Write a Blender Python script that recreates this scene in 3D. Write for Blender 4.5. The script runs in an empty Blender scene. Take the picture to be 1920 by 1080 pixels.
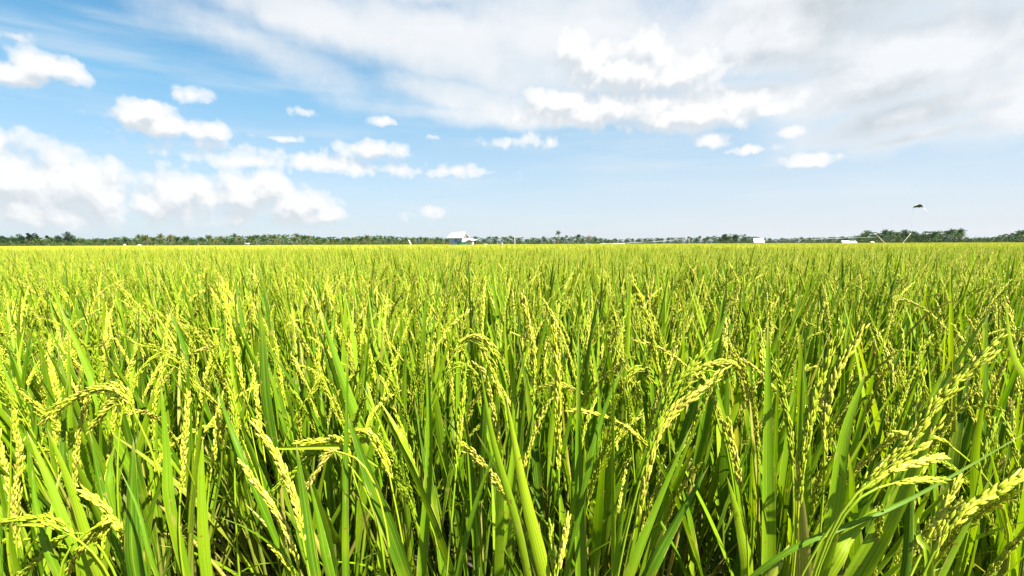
import bpy, math, random
import numpy as np
from mathutils import Vector, Matrix, Euler

R = math.radians
rng = np.random.default_rng(11)
random.seed(5)
S = bpy.context.scene
COL = S.collection

# ------------------------------------------------------------------ camera
EYE = np.array([0.0, 0.0, 1.09])
EXPO = 2.14
PUFF0 = .80
HAZE = .00002
FPX = 900.0                       # focal length in photo pixels (1920 wide)
PITCH = R(14.0)
ROLL = R(0.21)
HORIZON = 457.5
PPY = HORIZON + FPX * math.tan(PITCH)      # image row of the principal point
cam_d = bpy.data.cameras.new('camera')
cam = bpy.data.objects.new('camera', cam_d)
COL.objects.link(cam)
S.camera = cam
cam_d.sensor_width = 36.0
cam_d.lens = FPX / 1920 * 36.0
cam_d.shift_y = (PPY - 540) / 1920
cam_d.clip_start = 0.02
cam_d.clip_end = 6000
cam.matrix_world = (Matrix.Translation(Vector(EYE)) @ Matrix.Rotation(R(90) - PITCH, 4, 'X')
                    @ Matrix.Rotation(-ROLL, 4, 'Z'))
CM = np.array(cam.matrix_world)[:3, :3]


def ray(px, py):
    v = np.array([(px - 960) / FPX, -(py - PPY) / FPX, -1.0])
    d = CM @ v
    return d / np.linalg.norm(d)


def at(px, py, Y):
    """Point of the place seen at photo pixel px,py on the upright plane Y metres ahead."""
    d = ray(px, py)
    return EYE + d * (Y / d[1])


def azel(px, py):
    d = ray(px, py)
    return math.atan2(d[0], d[1]), math.asin(d[2])


# ------------------------------------------------------------------ mesh helper
class MB:
    def __init__(s):
        s.v = []; s.q = []; s.t = []; s.tint = []; s.uv = []; s.n = 0; s.mi_q = []; s.mi_t = []

    def add(s, V, Q=None, T=None, tint=0.5, uv=None, mi=0):
        V = np.asarray(V, float).reshape(-1, 3)
        k = len(V)
        s.v.append(V)
        s.tint.append(np.broadcast_to(np.asarray(tint, float), (k,)))
        s.uv.append(np.zeros((k, 2)) if uv is None else np.asarray(uv, float).reshape(-1, 2))
        if Q is not None and len(Q):
            Q = np.asarray(Q, int).reshape(-1, 4)
            s.q.append(Q + s.n); s.mi_q.append(np.full(len(Q), mi))
        if T is not None and len(T):
            T = np.asarray(T, int).reshape(-1, 3)
            s.t.append(T + s.n); s.mi_t.append(np.full(len(T), mi))
        s.n += k

    def merge(s, o, M=None, off=None, dt=0.0):
        if not o.n: return
        V = np.concatenate(o.v)
        if M is not None: V = V @ np.asarray(M).T
        if off is not None: V = V + np.asarray(off)
        s.v.append(V)
        s.tint.append(np.clip(np.concatenate(o.tint) + dt, 0, 1))
        s.uv.append(np.concatenate(o.uv))
        if o.q: s.q.append(np.concatenate(o.q) + s.n); s.mi_q.append(np.concatenate(o.mi_q))
        if o.t: s.t.append(np.concatenate(o.t) + s.n); s.mi_t.append(np.concatenate(o.mi_t))
        s.n += len(V)

    def mesh(s, name, mats, smooth=True):
        me = bpy.data.meshes.new(name)
        V = np.concatenate(s.v).astype(np.float32)
        Q = np.concatenate(s.q) if s.q else np.zeros((0, 4), int)
        T = np.concatenate(s.t) if s.t else np.zeros((0, 3), int)
        me.vertices.add(len(V)); me.vertices.foreach_set('co', V.ravel())
        idx = np.concatenate([Q.ravel(), T.ravel()]).astype(np.int32)
        me.loops.add(len(idx)); me.loops.foreach_set('vertex_index', idx)
        nq, nt = len(Q), len(T)
        me.polygons.add(nq + nt)
        st = np.concatenate([np.arange(nq) * 4, nq * 4 + np.arange(nt) * 3]).astype(np.int32)
        me.polygons.foreach_set('loop_start', st)
        mi = np.concatenate([np.concatenate(s.mi_q) if s.mi_q else np.zeros(0), np.concatenate(s.mi_t) if s.mi_t else np.zeros(0)]).astype(np.int32)
        me.polygons.foreach_set('material_index', mi)
        me.polygons.foreach_set('use_smooth', np.full(nq + nt, smooth))
        a = me.attributes.new('tint', 'FLOAT', 'POINT')
        a.data.foreach_set('value', np.concatenate(s.tint).astype(np.float32))
        u = me.uv_layers.new(name='UVMap')
        UV = np.concatenate(s.uv).astype(np.float32)
        u.data.foreach_set('uv', UV[idx].ravel())
        for m in (mats if isinstance(mats, (list, tuple)) else [mats]): me.materials.append(m)
        me.update(calc_edges=True)
        me.validate()
        return me

    def obj(s, name, mats, parent=None, smooth=True):
        return link(bpy.data.objects.new(name, s.mesh(name, mats, smooth)), parent)

    # primitives
    def box(s, lo, hi, tint=0.5, mi=0):
        x0, y0, z0 = lo; x1, y1, z1 = hi
        V = [(x0, y0, z0), (x1, y0, z0), (x1, y1, z0), (x0, y1, z0), (x0, y0, z1), (x1, y0, z1), (x1, y1, z1), (x0, y1, z1)]
        s.add(V, [(0, 3, 2, 1), (4, 5, 6, 7), (0, 1, 5, 4), (1, 2, 6, 5), (2, 3, 7, 6), (3, 0, 4, 7)], tint=tint, mi=mi)

    def tube(s, P, r, n=6, tint=0.5, cap=True, mi=0):
        P = np.asarray(P, float); m = len(P)
        r = np.broadcast_to(np.asarray(r, float), (m,))
        T = tang(P)
        ref = np.array([0.0, 1.0, 0.0]) if abs(T[0][1]) < .9 else np.array([1.0, 0, 0])
        A = np.cross(T, ref); A /= np.linalg.norm(A, axis=1)[:, None] + 1e-12
        B = np.cross(T, A)
        th = np.arange(n) / n * 2 * math.pi
        V = P[:, None] + r[:, None, None] * (np.cos(th)[None, :, None] * A[:, None] + np.sin(th)[None, :, None] * B[:, None])
        Q = []
        for i in range(m - 1):
            for j in range(n):
                k = (j + 1) % n
                Q.append((i * n + j, i * n + k, (i + 1) * n + k, (i + 1) * n + j))
        Tn = []
        if cap:
            for j in range(1, n - 1):
                Tn.append((0, j + 1, j)); b = (m - 1) * n; Tn.append((b, b + j, b + j + 1))
        s.add(V.reshape(-1, 3), Q, Tn, tint=np.repeat(np.broadcast_to(tint, (m,)), n), mi=mi)

    def prism(s, poly, d0, d1, axis='y', tint=0.5, mi=0):
        """2-D outline poly (x,z) pulled from y=d0 to y=d1."""
        n = len(poly)
        V = [(x, d0, z) for x, z in poly] + [(x, d1, z) for x, z in poly]
        Q = [(i, (i + 1) % n, n + (i + 1) % n, n + i) for i in range(n)]
        T = [(0, i + 1, i) for i in range(1, n - 1)] + [(n, n + i, n + i + 1) for i in range(1, n - 1)]
        s.add(V, Q, T, tint=tint, mi=mi)


def tang(P):
    T = np.gradient(P, axis=0)
    return T / (np.linalg.norm(T, axis=1)[:, None] + 1e-12)


def link(o, parent=None):
    COL.objects.link(o)
    if parent is not None: o.parent = parent
    return o


def empty(name, loc=(0, 0, 0), rz=0.0):
    o = bpy.data.objects.new(name, None)
    o.location = loc; o.rotation_euler = (0, 0, rz); o.empty_display_size = .2
    return link(o)


def tag(o, label=None, cat=None, group=None, kind=None):
    if label: o['label'] = label
    if cat: o['category'] = cat
    if group: o['group'] = group
    if kind: o['kind'] = kind
    return o


def smooth_poly(pts, n):
    """Catmull-Rom through pts, n samples evenly in parameter."""
    P = np.asarray(pts, float)
    if len(P) == 2:
        t = np.linspace(0, 1, n)[:, None]
        return P[0] * (1 - t) + P[1] * t
    E = np.vstack([2 * P[0] - P[1], P, 2 * P[-1] - P[-2]])
    out = []
    for u in np.linspace(0, len(P) - 1 - 1e-9, n):
        i = int(u); t = u - i
        a, b, c, d = E[i], E[i + 1], E[i + 2], E[i + 3]
        out.append(.5 * ((2 * b) + (c - a) * t + (2 * a - 5 * b + 4 * c - d) * t * t + (3 * b - a - 3 * c + d) * t ** 3))
    return np.array(out)


# ------------------------------------------------------------------ materials
def new_mat(name):
    m = bpy.data.materials.new(name); m.use_nodes = True
    nt = m.node_tree; nt.nodes.clear()
    out = nt.nodes.new('ShaderNodeOutputMaterial')
    return m, nt, out


class NT:
    """small wrapper for wiring nodes"""
    def __init__(s, nt): s.nt = nt

    def n(s, typ, ins=None, **kw):
        nd = s.nt.nodes.new(typ)
        for k, v in kw.items(): setattr(nd, k, v)
        for k, v in (ins or {}).items():
            sock = nd.inputs[k]
            if isinstance(v, bpy.types.NodeSocket): s.nt.links.new(v, sock)
            else: sock.default_value = v
        return nd

    def m(s, op, a, b=None, c=None, clamp=False):
        ins = {0: a}
        if b is not None: ins[1] = b
        if c is not None: ins[2] = c
        return s.n('ShaderNodeMath', ins, operation=op, use_clamp=clamp).outputs[0]

    def mix(s, f, a, b, blend='MIX'):
        nd = s.n('ShaderNodeMix', data_type='RGBA', blend_type=blend)
        for k, v in ((0, f), (6, a), (7, b)):
            if isinstance(v, bpy.types.NodeSocket): s.nt.links.new(v, nd.inputs[k])
            else: nd.inputs[k].default_value = v if k == 0 else (tuple(v) + (1,))[:4]
        return nd.outputs[2]

    def ramp(s, f, stops, interp='LINEAR'):
        nd = s.n('ShaderNodeValToRGB', {0: f})
        e = nd.color_ramp; e.interpolation = interp
        while len(e.elements) < len(stops): e.elements.new(.5)
        for el, (p, c) in zip(e.elements, stops):
            el.position = p; el.color = (tuple(c) + (1,))[:4]
        return nd.outputs[0]

    def sstep(s, x, a, b):
        return s.n('ShaderNodeMapRange', {0: x, 1: a, 2: b, 3: 0.0, 4: 1.0}, interpolation_type='SMOOTHSTEP').outputs[0]


def plant_mat(name, stops, trans=0.4, tcol=(1.0, 1.0, .6), rough=.45, spec=.35, veins=False, objvar=.25, specks=0.0, tip=None):
    m, nt, out = new_mat(name); k = NT(nt)
    tint = k.n('ShaderNodeAttribute', attribute_name='tint').outputs['Fac']
    oi = k.n('ShaderNodeObjectInfo').outputs['Random']
    f = k.m('ADD', tint, k.m('MULTIPLY', k.m('SUBTRACT', oi, .5), objvar), clamp=True)
    col = k.ramp(f, stops)
    if veins:
        uv = k.n('ShaderNodeUVMap').outputs[0]
        sx = k.n('ShaderNodeSeparateXYZ', {0: uv})
        u, v = sx.outputs[0], sx.outputs[1]
        w = k.m('SINE', k.m('MULTIPLY', u, 34.0))
        vn = k.n('ShaderNodeTexNoise', {'Vector': k.n('ShaderNodeCombineXYZ', {0: k.m('MULTIPLY', u, 16.0), 1: k.m('MULTIPLY', v, 1.2), 2: k.m('MULTIPLY', tint, 40.0)}).outputs[0], 'Scale': 1.0, 'Detail': 3.0}).outputs[0]
        col = k.mix(k.m('MULTIPLY_ADD', w, .2, .2), col, (.19, .285, .008), 'MIX')
        col = k.mix(k.m('MULTIPLY', k.sstep(vn, .5, .72), .55), col, (.21, .30, .010))
        col = k.mix(k.m('MULTIPLY', k.sstep(vn, .48, .28), .5), col, (.009, .06, .002))
        col = k.mix(k.m('MULTIPLY', k.sstep(w, .1, .9), .38), col, k.mix(1.0, col, (.42, .58, .5), 'MULTIPLY'))
        rib = k.sstep(k.m('ABSOLUTE', k.m('SUBTRACT', u, .5)), .06, .015)
        col = k.mix(k.m('MULTIPLY', rib, .5), col, (.23, .31, .02))
        ns = k.n('ShaderNodeTexNoise', {'Vector': k.n('ShaderNodeTexCoord').outputs['Object'], 'Scale': 9.0, 'Detail': 3.0}).outputs[0]
        col = k.mix(k.sstep(ns, .45, .75), col, k.mix(.45, col, (.22, .28, .004)))
        if tip:
            col = k.mix(k.m('MULTIPLY', k.sstep(v, .90, 1.0), .6), col, tip)
            ed = k.sstep(k.m('ABSOLUTE', k.m('SUBTRACT', u, .5)), .40, .5)
            dn = k.n('ShaderNodeTexNoise', {'Vector': k.n('ShaderNodeCombineXYZ', {0: u, 1: k.m('MULTIPLY', v, 9.0), 2: k.m('MULTIPLY', tint, 90.0)}).outputs[0], 'Scale': 1.4, 'Detail': 4.0}).outputs[0]
            col = k.mix(k.m('MULTIPLY', ed, k.sstep(dn, .45, .65)), col, (.34, .30, .06))
            col = k.mix(k.m('MULTIPLY', k.sstep(dn, .64, .72), .65), col, (.30, .24, .06))
    if specks:
        ns2 = k.n('ShaderNodeTexNoise', {'Vector': k.n('ShaderNodeTexCoord').outputs['Object'], 'Scale': 150.0, 'Detail': 1.0}).outputs[0]
        col = k.mix(k.m('MULTIPLY', k.sstep(ns2, .70, .76), specks), col, (.16, .06, .015))
    b = k.n('ShaderNodeBsdfPrincipled', {'Base Color': col, 'Roughness': rough, 'Specular IOR Level': spec})
    t = k.n('ShaderNodeBsdfTranslucent', {'Color': k.mix(1.0, col, tcol, 'MULTIPLY')})
    ms = k.n('ShaderNodeMixShader', {0: trans, 1: b.outputs[0], 2: t.outputs[0]})
    nt.links.new(ms.outputs[0], out.inputs[0])
    return m


def flat_mat(name, c, c2=None, rough=.7, scale=3.0, trans=0.0, spec=.3):
    m, nt, out = new_mat(name); k = NT(nt)
    ns = k.n('ShaderNodeTexNoise', {'Vector': k.n('ShaderNodeTexCoord').outputs['Object'], 'Scale': scale, 'Detail': 5.0}).outputs[0]
    col = k.mix(k.sstep(ns, .35, .7), c, c2 or tuple(x * .75 for x in c))
    b = k.n('ShaderNodeBsdfPrincipled', {'Base Color': col, 'Roughness': rough, 'Specular IOR Level': spec})
    o = b.outputs[0]
    if trans:
        t = k.n('ShaderNodeBsdfTranslucent', {'Color': col})
        o = k.n('ShaderNodeMixShader', {0: trans, 1: o, 2: t.outputs[0]}).outputs[0]
    nt.links.new(o, out.inputs[0])
    return m


LEAF = plant_mat('rice_leaf', [(0, (.007, .052, .0015)), (.35, (.042, .145, .002)), (.65, (.148, .278, .004)), (.9, (.285, .380, .009)), (1, (.40, .32, .10))],
                 trans=.38, tcol=(1.35, 1.3, .4), rough=.45, spec=.24, veins=True, specks=.7, tip=(.42, .36, .10))
GRAIN = plant_mat('rice_grain', [(0, (.21, .32, .010)), (.4, (.38, .42, .022)), (.75, (.52, .51, .065)), (.94, (.59, .52, .14)), (1, (.40, .27, .07))],
                  trans=.28, tcol=(1.2, 1.15, .4), rough=.5, spec=.2, objvar=.3, specks=.25)
PALM = plant_mat('palm_frond', [(0, (.002, .014, .004)), (.4, (.010, .046, .006)), (.75, (.066, .086, .012)), (1, (.12, .10, .03))], trans=.2, rough=.6, spec=.12, objvar=.40)
TREE = plant_mat('tree_foliage', [(0, (.003, .018, .005)), (.5, (.010, .038, .007)), (1, (.05, .08, .014))], trans=.2, rough=.6, spec=.12, objvar=.2)
SCRUB = plant_mat('scrub_foliage', [(0, (.012, .032, .008)), (.45, (.034, .06, .011)), (.75, (.09, .105, .024)), (1, (.15, .105, .055))], trans=.2, rough=.6, spec=.12, objvar=.0)
BARK = flat_mat('trunk_bark', (.17, .14, .11), (.10, .085, .07), scale=2.0)
DRY = flat_mat('dry_thatch', (.45, .36, .22), (.3, .24, .14), scale=4.0)

# ------------------------------------------------------------------ rice parts
def blade(mb, P, W, side, fold=.35, tint=.5, prof=None):
    """folded leaf blade along P (n,3); W full width; side (n,3) unit vectors"""
    n = len(P); s = np.linspace(0, 1, n)
    w = W * (np.clip((1 - s) / .55, 0, 1) ** .75) * (.6 + .4 * np.clip(s * 5, 0, 1)) if prof is None else W * prof
    T = tang(P)
    N = np.cross(T, side); N /= np.linalg.norm(N, axis=1)[:, None] + 1e-12
    h = w[:, None] * .5
    Lf = P + side * h * math.cos(fold) + N * h * math.sin(fold)
    Rt = P - side * h * math.cos(fold) + N * h * math.sin(fold)
    V = np.stack([Lf, P, Rt], 1).reshape(-1, 3)
    uv = np.stack([np.tile([0, .5, 1], n), np.repeat(s, 3)], 1)
    i = np.arange(n - 1) * 3
    Q = np.concatenate([np.stack([i, i + 1, i + 4, i + 3], 1), np.stack([i + 1, i + 2, i + 5, i + 4], 1)])
    mb.add(V, Q, tint=tint, uv=uv)


def arc(base, phi, th0, th1, L, n, p=1.6, twist=0.0):
    s = np.linspace(0, 1, n)
    th = th0 + (th1 - th0) * s ** p
    d = np.stack([np.sin(th) * np.cos(phi + twist * s), np.sin(th) * np.sin(phi + twist * s), np.cos(th)], 1)
    P = np.vstack([[0, 0, 0], np.cumsum((d[:-1] + d[1:]) * .5 * (L / (n - 1)), 0)]) + np.asarray(base)
    return P


def rot_side(P, phi, roll):
    """side vectors: level across direction phi, rolled about the tangent"""
    T = tang(P)
    a = np.array([-math.sin(phi), math.cos(phi), 0.0])
    A = np.broadcast_to(a, P.shape)
    A = A - T * np.sum(A * T, 1)[:, None]; A = A / (np.linalg.norm(A, axis=1)[:, None] + 1e-9)
    B = np.cross(T, A)
    r = np.broadcast_to(roll, (len(P),))[:, None]
    return A * np.cos(r) + B * np.sin(r)


def grain_template(k):
    if k == 'full':
        V = [(0, 0, 0)]; Q = []; T = []
        n = 6
        for z, r in ((.22, .80), (.55, 1.0), (.84, .55)):
            for j in range(n):
                t = j / n * 2 * math.pi
                V.append((r * math.cos(t), r * .75 * math.sin(t), z))
        V.append((0, 0, 1))
        for j in range(n):
            q = (j + 1) % n
            T.append((0, 1 + q, 1 + j)); T.append((1 + 2 * n + j, 1 + 2 * n + q, 3 * n + 1))
            for g in (0, 1): Q.append((1 + g * n + j, 1 + g * n + q, 1 + (g + 1) * n + q, 1 + (g + 1) * n + j))
        return np.array(V, float), np.array(Q), np.array(T)
    V = [(0, 0, 0), (1, 0, .5), (-.5, .87, .5), (-.5, -.87, .5), (0, 0, 1)]
    T = [(0, 2, 1), (0, 3, 2), (0, 1, 3), (1, 2, 4), (2, 3, 4), (3, 1, 4)]
    return np.array(V, float), np.zeros((0, 4), int), np.array(T)


GT = {'full': grain_template('full'), 'mid': grain_template('mid')}


def add_grains(mb, P, D, L, r, tints, lod, rg):
    V0, Q0, T0 = GT[lod]
    n = len(P)
    if n == 0: return
    D = D / (np.linalg.norm(D, axis=1)[:, None] + 1e-9)
    ref = rg.normal(size=(n, 3)); A = np.cross(D, ref); A /= np.linalg.norm(A, axis=1)[:, None] + 1e-9
    B = np.cross(D, A)
    k = len(V0)
    V = (P[:, None] + V0[None, :, 0:1] * r[:, None, None] * A[:, None] + V0[None, :, 1:2] * r[:, None, None] * B[:, None]
         + V0[None, :, 2:3] * L[:, None, None] * D[:, None])
    o = (np.arange(n) * k)[:, None, None]
    mb.add(V.reshape(-1, 3), (Q0[None] + o).reshape(-1, 4) if len(Q0) else None, (T0[None] + o).reshape(-1, 3), tint=np.repeat(tints, k))


def panicle_on(mb, axis, rg, lod='full', size=1.0, loose=.5, dense=1.0):
    """rice panicle: axis polyline (first point = neck), branches hugging it, grains along every branch"""
    n = len(axis)
    seg = np.linalg.norm(np.diff(axis, axis=0), axis=1); L = seg.sum()
    T = tang(axis)
    base_t = rg.uniform(.12, .68)
    mb.tube(axis[::2] if lod != 'full' else axis, np.linspace(.0013, .0005, len(axis[::2] if lod != 'full' else axis)) * size, n=3 if lod != 'full' else 4, tint=.15)
    nb = int(13 * dense) if lod == 'full' else 8
    sp = .0038 if lod == 'full' else .0070
    gl, gr = (.0092, .00136) if lod == 'full' else (.0120, .0019)
    Ps, Ds = [], []
    for b in range(nb):
        f = .06 + .80 * b / (nb - 1) + rg.uniform(-.03, .03)
        i0 = f * (n - 1)
        bl = L * (.42 - .22 * f) * rg.uniform(.75, 1.15)
        az = b * 2.4 + rg.uniform(-.4, .4)
        op = rg.uniform(.02, .055) + loose * rg.uniform(.0, .45)
        m = max(4, int(bl / sp))
        pts = []
        p = axis[int(i0)] + (axis[min(int(i0) + 1, n - 1)] - axis[int(i0)]) * (i0 - int(i0))
        stp = bl / m
        for j in range(m + 1):
            s_ = f + (j * stp) / L
            i = min(int(s_ * (n - 1)), n - 1)
            t = T[i]
            ref = np.array([math.cos(az), math.sin(az), .3])
            o = ref - t * ref.dot(t); o /= np.linalg.norm(o) + 1e-9
            d = t * math.cos(op) + o * math.sin(op) * (1 - .75 * j / m) + np.array([0, 0, -1]) * (.10 + .35 * loose) * (j / m)
            d /= np.linalg.norm(d)
            pts.append(p.copy()); p = p + d * stp
        pts = np.array(pts)
        if lod == 'full': mb.tube(pts[::3] if len(pts) > 6 else pts, .00045 * size, n=3, tint=.2, cap=False)
        d = tang(pts)
        for j in range(1 if m < 6 else 2, m + 1):
            o = np.cross(d[j], rg.normal(size=3)); o /= np.linalg.norm(o) + 1e-9
            sgn = 1 if j % 2 else -1
            Ps.append(pts[j] + o * .0012 * size)
            Ds.append(d[j] + o * rg.uniform(.06, .24))
    # grains on the end of the axis itself
    for j in range(int(n * .62), n, 1 if lod == 'full' else 2):
        o = np.cross(T[j], rg.normal(size=3)); o /= np.linalg.norm(o) + 1e-9
        Ps.append(axis[j] + o * .0012); Ds.append(T[j] + o * .3)
    Ps, Ds = np.array(Ps), np.array(Ds)
    k = len(Ps)
    add_grains(mb, Ps, Ds, gl * size * rg.uniform(.85, 1.12, k), gr * size * rg.uniform(.75, 1.15, k),
               np.clip(base_t + rg.normal(0, .17, k) + (rg.random(k) < .04) * .5, 0, 1), lod, rg)


def rice_plant(rg, lod='full'):
    """one hill of rice: returns foliage MB and list of panicle MBs"""
    fol = MB(); pans = []
    nt = rg.integers(10, 13)
    seg = 11 if lod == 'full' else 7
    hue = rg.uniform(-.05, .08)
    for k in range(nt):
        phi = k / nt * 6.283 + rg.uniform(-.5, .5)
        lean = abs(rg.normal(0, .12)) + .03
        r0 = rg.uniform(.005, .035)
        base = np.array([r0 * math.cos(phi), r0 * math.sin(phi), -.01])
        Lc = rg.uniform(.60, .74)
        culm = arc(base, phi, lean * .6, lean * 1.25, Lc, 7, 1.0)
        fol.tube(culm, np.linspace(.0042, .0022, 7), n=4 if lod == 'full' else 3, tint=.42 + hue, cap=False)
        # leaves
        for q, (f, ll, w, th0, th1) in enumerate(((.42, .38, .0135, .20, rg.uniform(.3, 1.5)), (.66, .44, .0168, .09, rg.uniform(.12, .9)),
                                                 (.93, rg.uniform(.33, .46), .0188, .04, rg.uniform(.02, .30)))):
            if q == 0 and rg.random() < .25: continue
            ph = phi + (q % 2) * 3.14 * rg.choice([0, 1]) + rg.uniform(-.7, .7)
            b = culm[int(f * 6)]
            P = arc(b, ph, lean + th0 * rg.uniform(.3, 1.4), lean + th1, ll * rg.uniform(.85, 1.15), seg, rg.uniform(1.3, 3), rg.uniform(-.5, .5))
            roll = rg.uniform(-.5, .5) + rg.uniform(-.9, .9) * np.linspace(0, 1, seg)
            t = np.clip((rg.normal(.64, .12) if rg.random() < .52 else rg.normal(.17, .11)) + hue + (.25 if (q == 0 and rg.random() < .4) else 0), .02, .93)  # dark share of blades: shaded and edge-on sides put into the tint
            if q == 0 and rg.random() < .16: t = 1.0
            if rg.random() < .03: t = 1.0
            blade(fol, P, w * rg.uniform(.75, 1.18), rot_side(P, ph, roll), rg.uniform(.12, .6), tint=t)
            # sheath
            j0 = max(int(f * 6) - 2, 0)
            fol.tube(culm[j0:int(f * 6) + 1], .0042, n=4 if lod == 'full' else 3, tint=max(.2, t - .1), cap=False)
        if rg.random() < .60:
            pm = MB()
            ph = phi + rg.uniform(-1.0, 1.0)
            neck = culm[-1]
            end = rg.choice([rg.uniform(.15, .55), rg.uniform(.5, 1.3), rg.uniform(1.3, 2.4)], p=[.80, .15, .05])
            Lp = rg.uniform(.03, .11); n1 = 5
            st = arc(neck, ph, lean * 1.2, lean * 1.3 + .04, Lp, n1, 1.0)
            pm.tube(st, .0016, n=4, tint=.12, cap=False)
            ax = arc(st[-1], ph, lean * 1.3 + .04, lean + end, rg.uniform(.17, .235), 22 if lod == 'full' else 14, rg.uniform(1.1, 1.7))
            panicle_on(pm, ax, rg, lod, loose=rg.choice([.03, .2, .7], p=[.6, .28, .12]))
            pans.append(pm)
    return fol, pans


def coarse_plant(mb, rg, x, y, n_leaf, n_pan, sc=1.0, wide=1.0):
    """far rice: same build in fewer faces"""
    for k in range(n_leaf):
        phi = rg.uniform(0, 6.283)
        b = np.array([x + rg.normal(0, .05), y + rg.normal(0, .05), rg.uniform(.35, .68) * sc])
        P = arc(b, phi, rg.uniform(.02, .22), rg.uniform(.1, .6), rg.uniform(.28, .4) * sc, 4, 1.8)
        blade(mb, P, .019 * wide * rg.uniform(.8, 1.2), rot_side(P, phi, rg.uniform(-.8, .8)), .3, tint=np.clip(rg.normal(.62, .12) if rg.random() < .6 else rg.normal(.2, .1), 0, .93))  # same lit and shaded split painted into far blade tints
    for k in range(n_pan):
        phi = rg.uniform(0, 6.283)
        b = np.array([x + rg.normal(0, .06), y + rg.normal(0, .06), rg.uniform(.70, .84) * sc])
        P = arc(b, phi, rg.uniform(.02, .25), rg.uniform(.3, 1.7), .21, 5, 1.4)
        roll = rg.uniform(-1.5, 1.5)
        pr = np.array([.5, 1, .9, .8, .25])
        n = len(P)
        m2 = MB(); blade(m2, P, .016 * wide, rot_side(P, phi, roll), .8, prof=pr)
        V = np.concatenate(m2.v); Q = np.concatenate(m2.q)
        mb.add(V, Q, tint=np.clip(rg.normal(.5, .18), 0, 1), mi=1)


# ------------------------------------------------------------------ hero plants near the camera, read off the photograph
def hero(depth, label, leaves=(), pans=(), rootpx=None, back=.05):
    """leaves: (pixels tip-last, width px, tint);  pans: (pixels neck-first, loose)"""
    rg = np.random.default_rng(int(depth * 1000) + len(label))
    allb = [l[0][0] for l in leaves] + [p[0][0] for p in pans]
    rx = np.mean([a[0] for a in allb]) if rootpx is None else rootpx
    ry = max(a[1] for a in allb)
    g = at(rx, ry, depth)
    root = np.array([g[0] * 1.0, depth + back, 0.0])
    e = empty('rice_plant', root)
    tag(e, label, 'rice plant', 'rice plants nearest the camera')
    fol = MB()
    for pts, wpx, tint in leaves:
        D = depth + rg.uniform(-.03, .05)
        P3 = [at(px, py, D + .03 * i / len(pts)) for i, (px, py) in enumerate(pts)]
        b = P3[0]; dirn = P3[0] - P3[1]; dirn /= np.linalg.norm(dirn)
        # blade runs on below its lowest visible point to the collar, then the sheathed stem goes to the root
        L0 = np.linalg.norm(P3[-1] - P3[0])
        ext = max(.02, .36 - L0)
        col = b + (dirn * .6 + np.array([0, .15, -.4])) * ext
        col[2] = max(col[2], .25)
        P = smooth_poly([col] + P3, 16) - root
        T = tang(P)
        toc = (EYE - root)[None] - P; toc /= np.linalg.norm(toc, axis=1)[:, None]
        sd = np.cross(T, toc); sd /= np.linalg.norm(sd, axis=1)[:, None] + 1e-9
        N = np.cross(sd, T)
        rr = rg.uniform(-.6, .6) + rg.uniform(-.3, .3) * np.linspace(0, 1, 16)
        sd = sd * np.cos(rr)[:, None] + N * np.sin(rr)[:, None]
        blade(fol, P, min(.024, wpx * D / FPX), sd, rg.choice([-1, 1]) * rg.uniform(.35, .75), tint=tint)
        c = col - root
        st = smooth_poly([np.array([rg.normal(0, .012), rg.normal(0, .012), -.01]), np.array([c[0] * .35, c[1] * .4, c[2] * .5]), c], 7)
        fol.tube(st, np.linspace(.0045, .0036, 7), n=6, tint=.4, cap=False)
    pm_list = []
    for pts, loose, size in pans:
        pm = MB()
        D = depth + rg.uniform(-.05, .03)
        P3 = [at(px, py, D + .02 * i / len(pts)) - root for i, (px, py) in enumerate(pts)]
        ax = smooth_poly(P3, 24)
        t1 = ax[1] - ax[0]; t1 /= np.linalg.norm(t1)
        q0 = np.array([rg.normal(0, .012), rg.normal(0, .012), -.01]); H = np.linalg.norm(ax[0] - q0)
        u = np.linspace(0, 1, 20)[:, None]
        m0 = np.array([0, 0, 1.0]) * H * 1.0; m1 = t1 * H * (.75 if t1[2] > .5 else .42)
        st = (2 * u ** 3 - 3 * u ** 2 + 1) * q0 + (u ** 3 - 2 * u ** 2 + u) * m0 + (-2 * u ** 3 + 3 * u ** 2) * ax[0] + (u ** 3 - u ** 2) * m1
        pm.tube(st, np.linspace(.0026, .0011, 20), n=6, tint=.08, cap=False)
        panicle_on(pm, ax, rg, 'full', size=1 + (size - 1) * .5, loose=loose, dense=1.6)
        pm_list.append(pm)
    if leaves: fol.obj('foliage', LEAF, e)
    for pm in pm_list: pm.obj('panicle', GRAIN, e)
    return root


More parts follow.
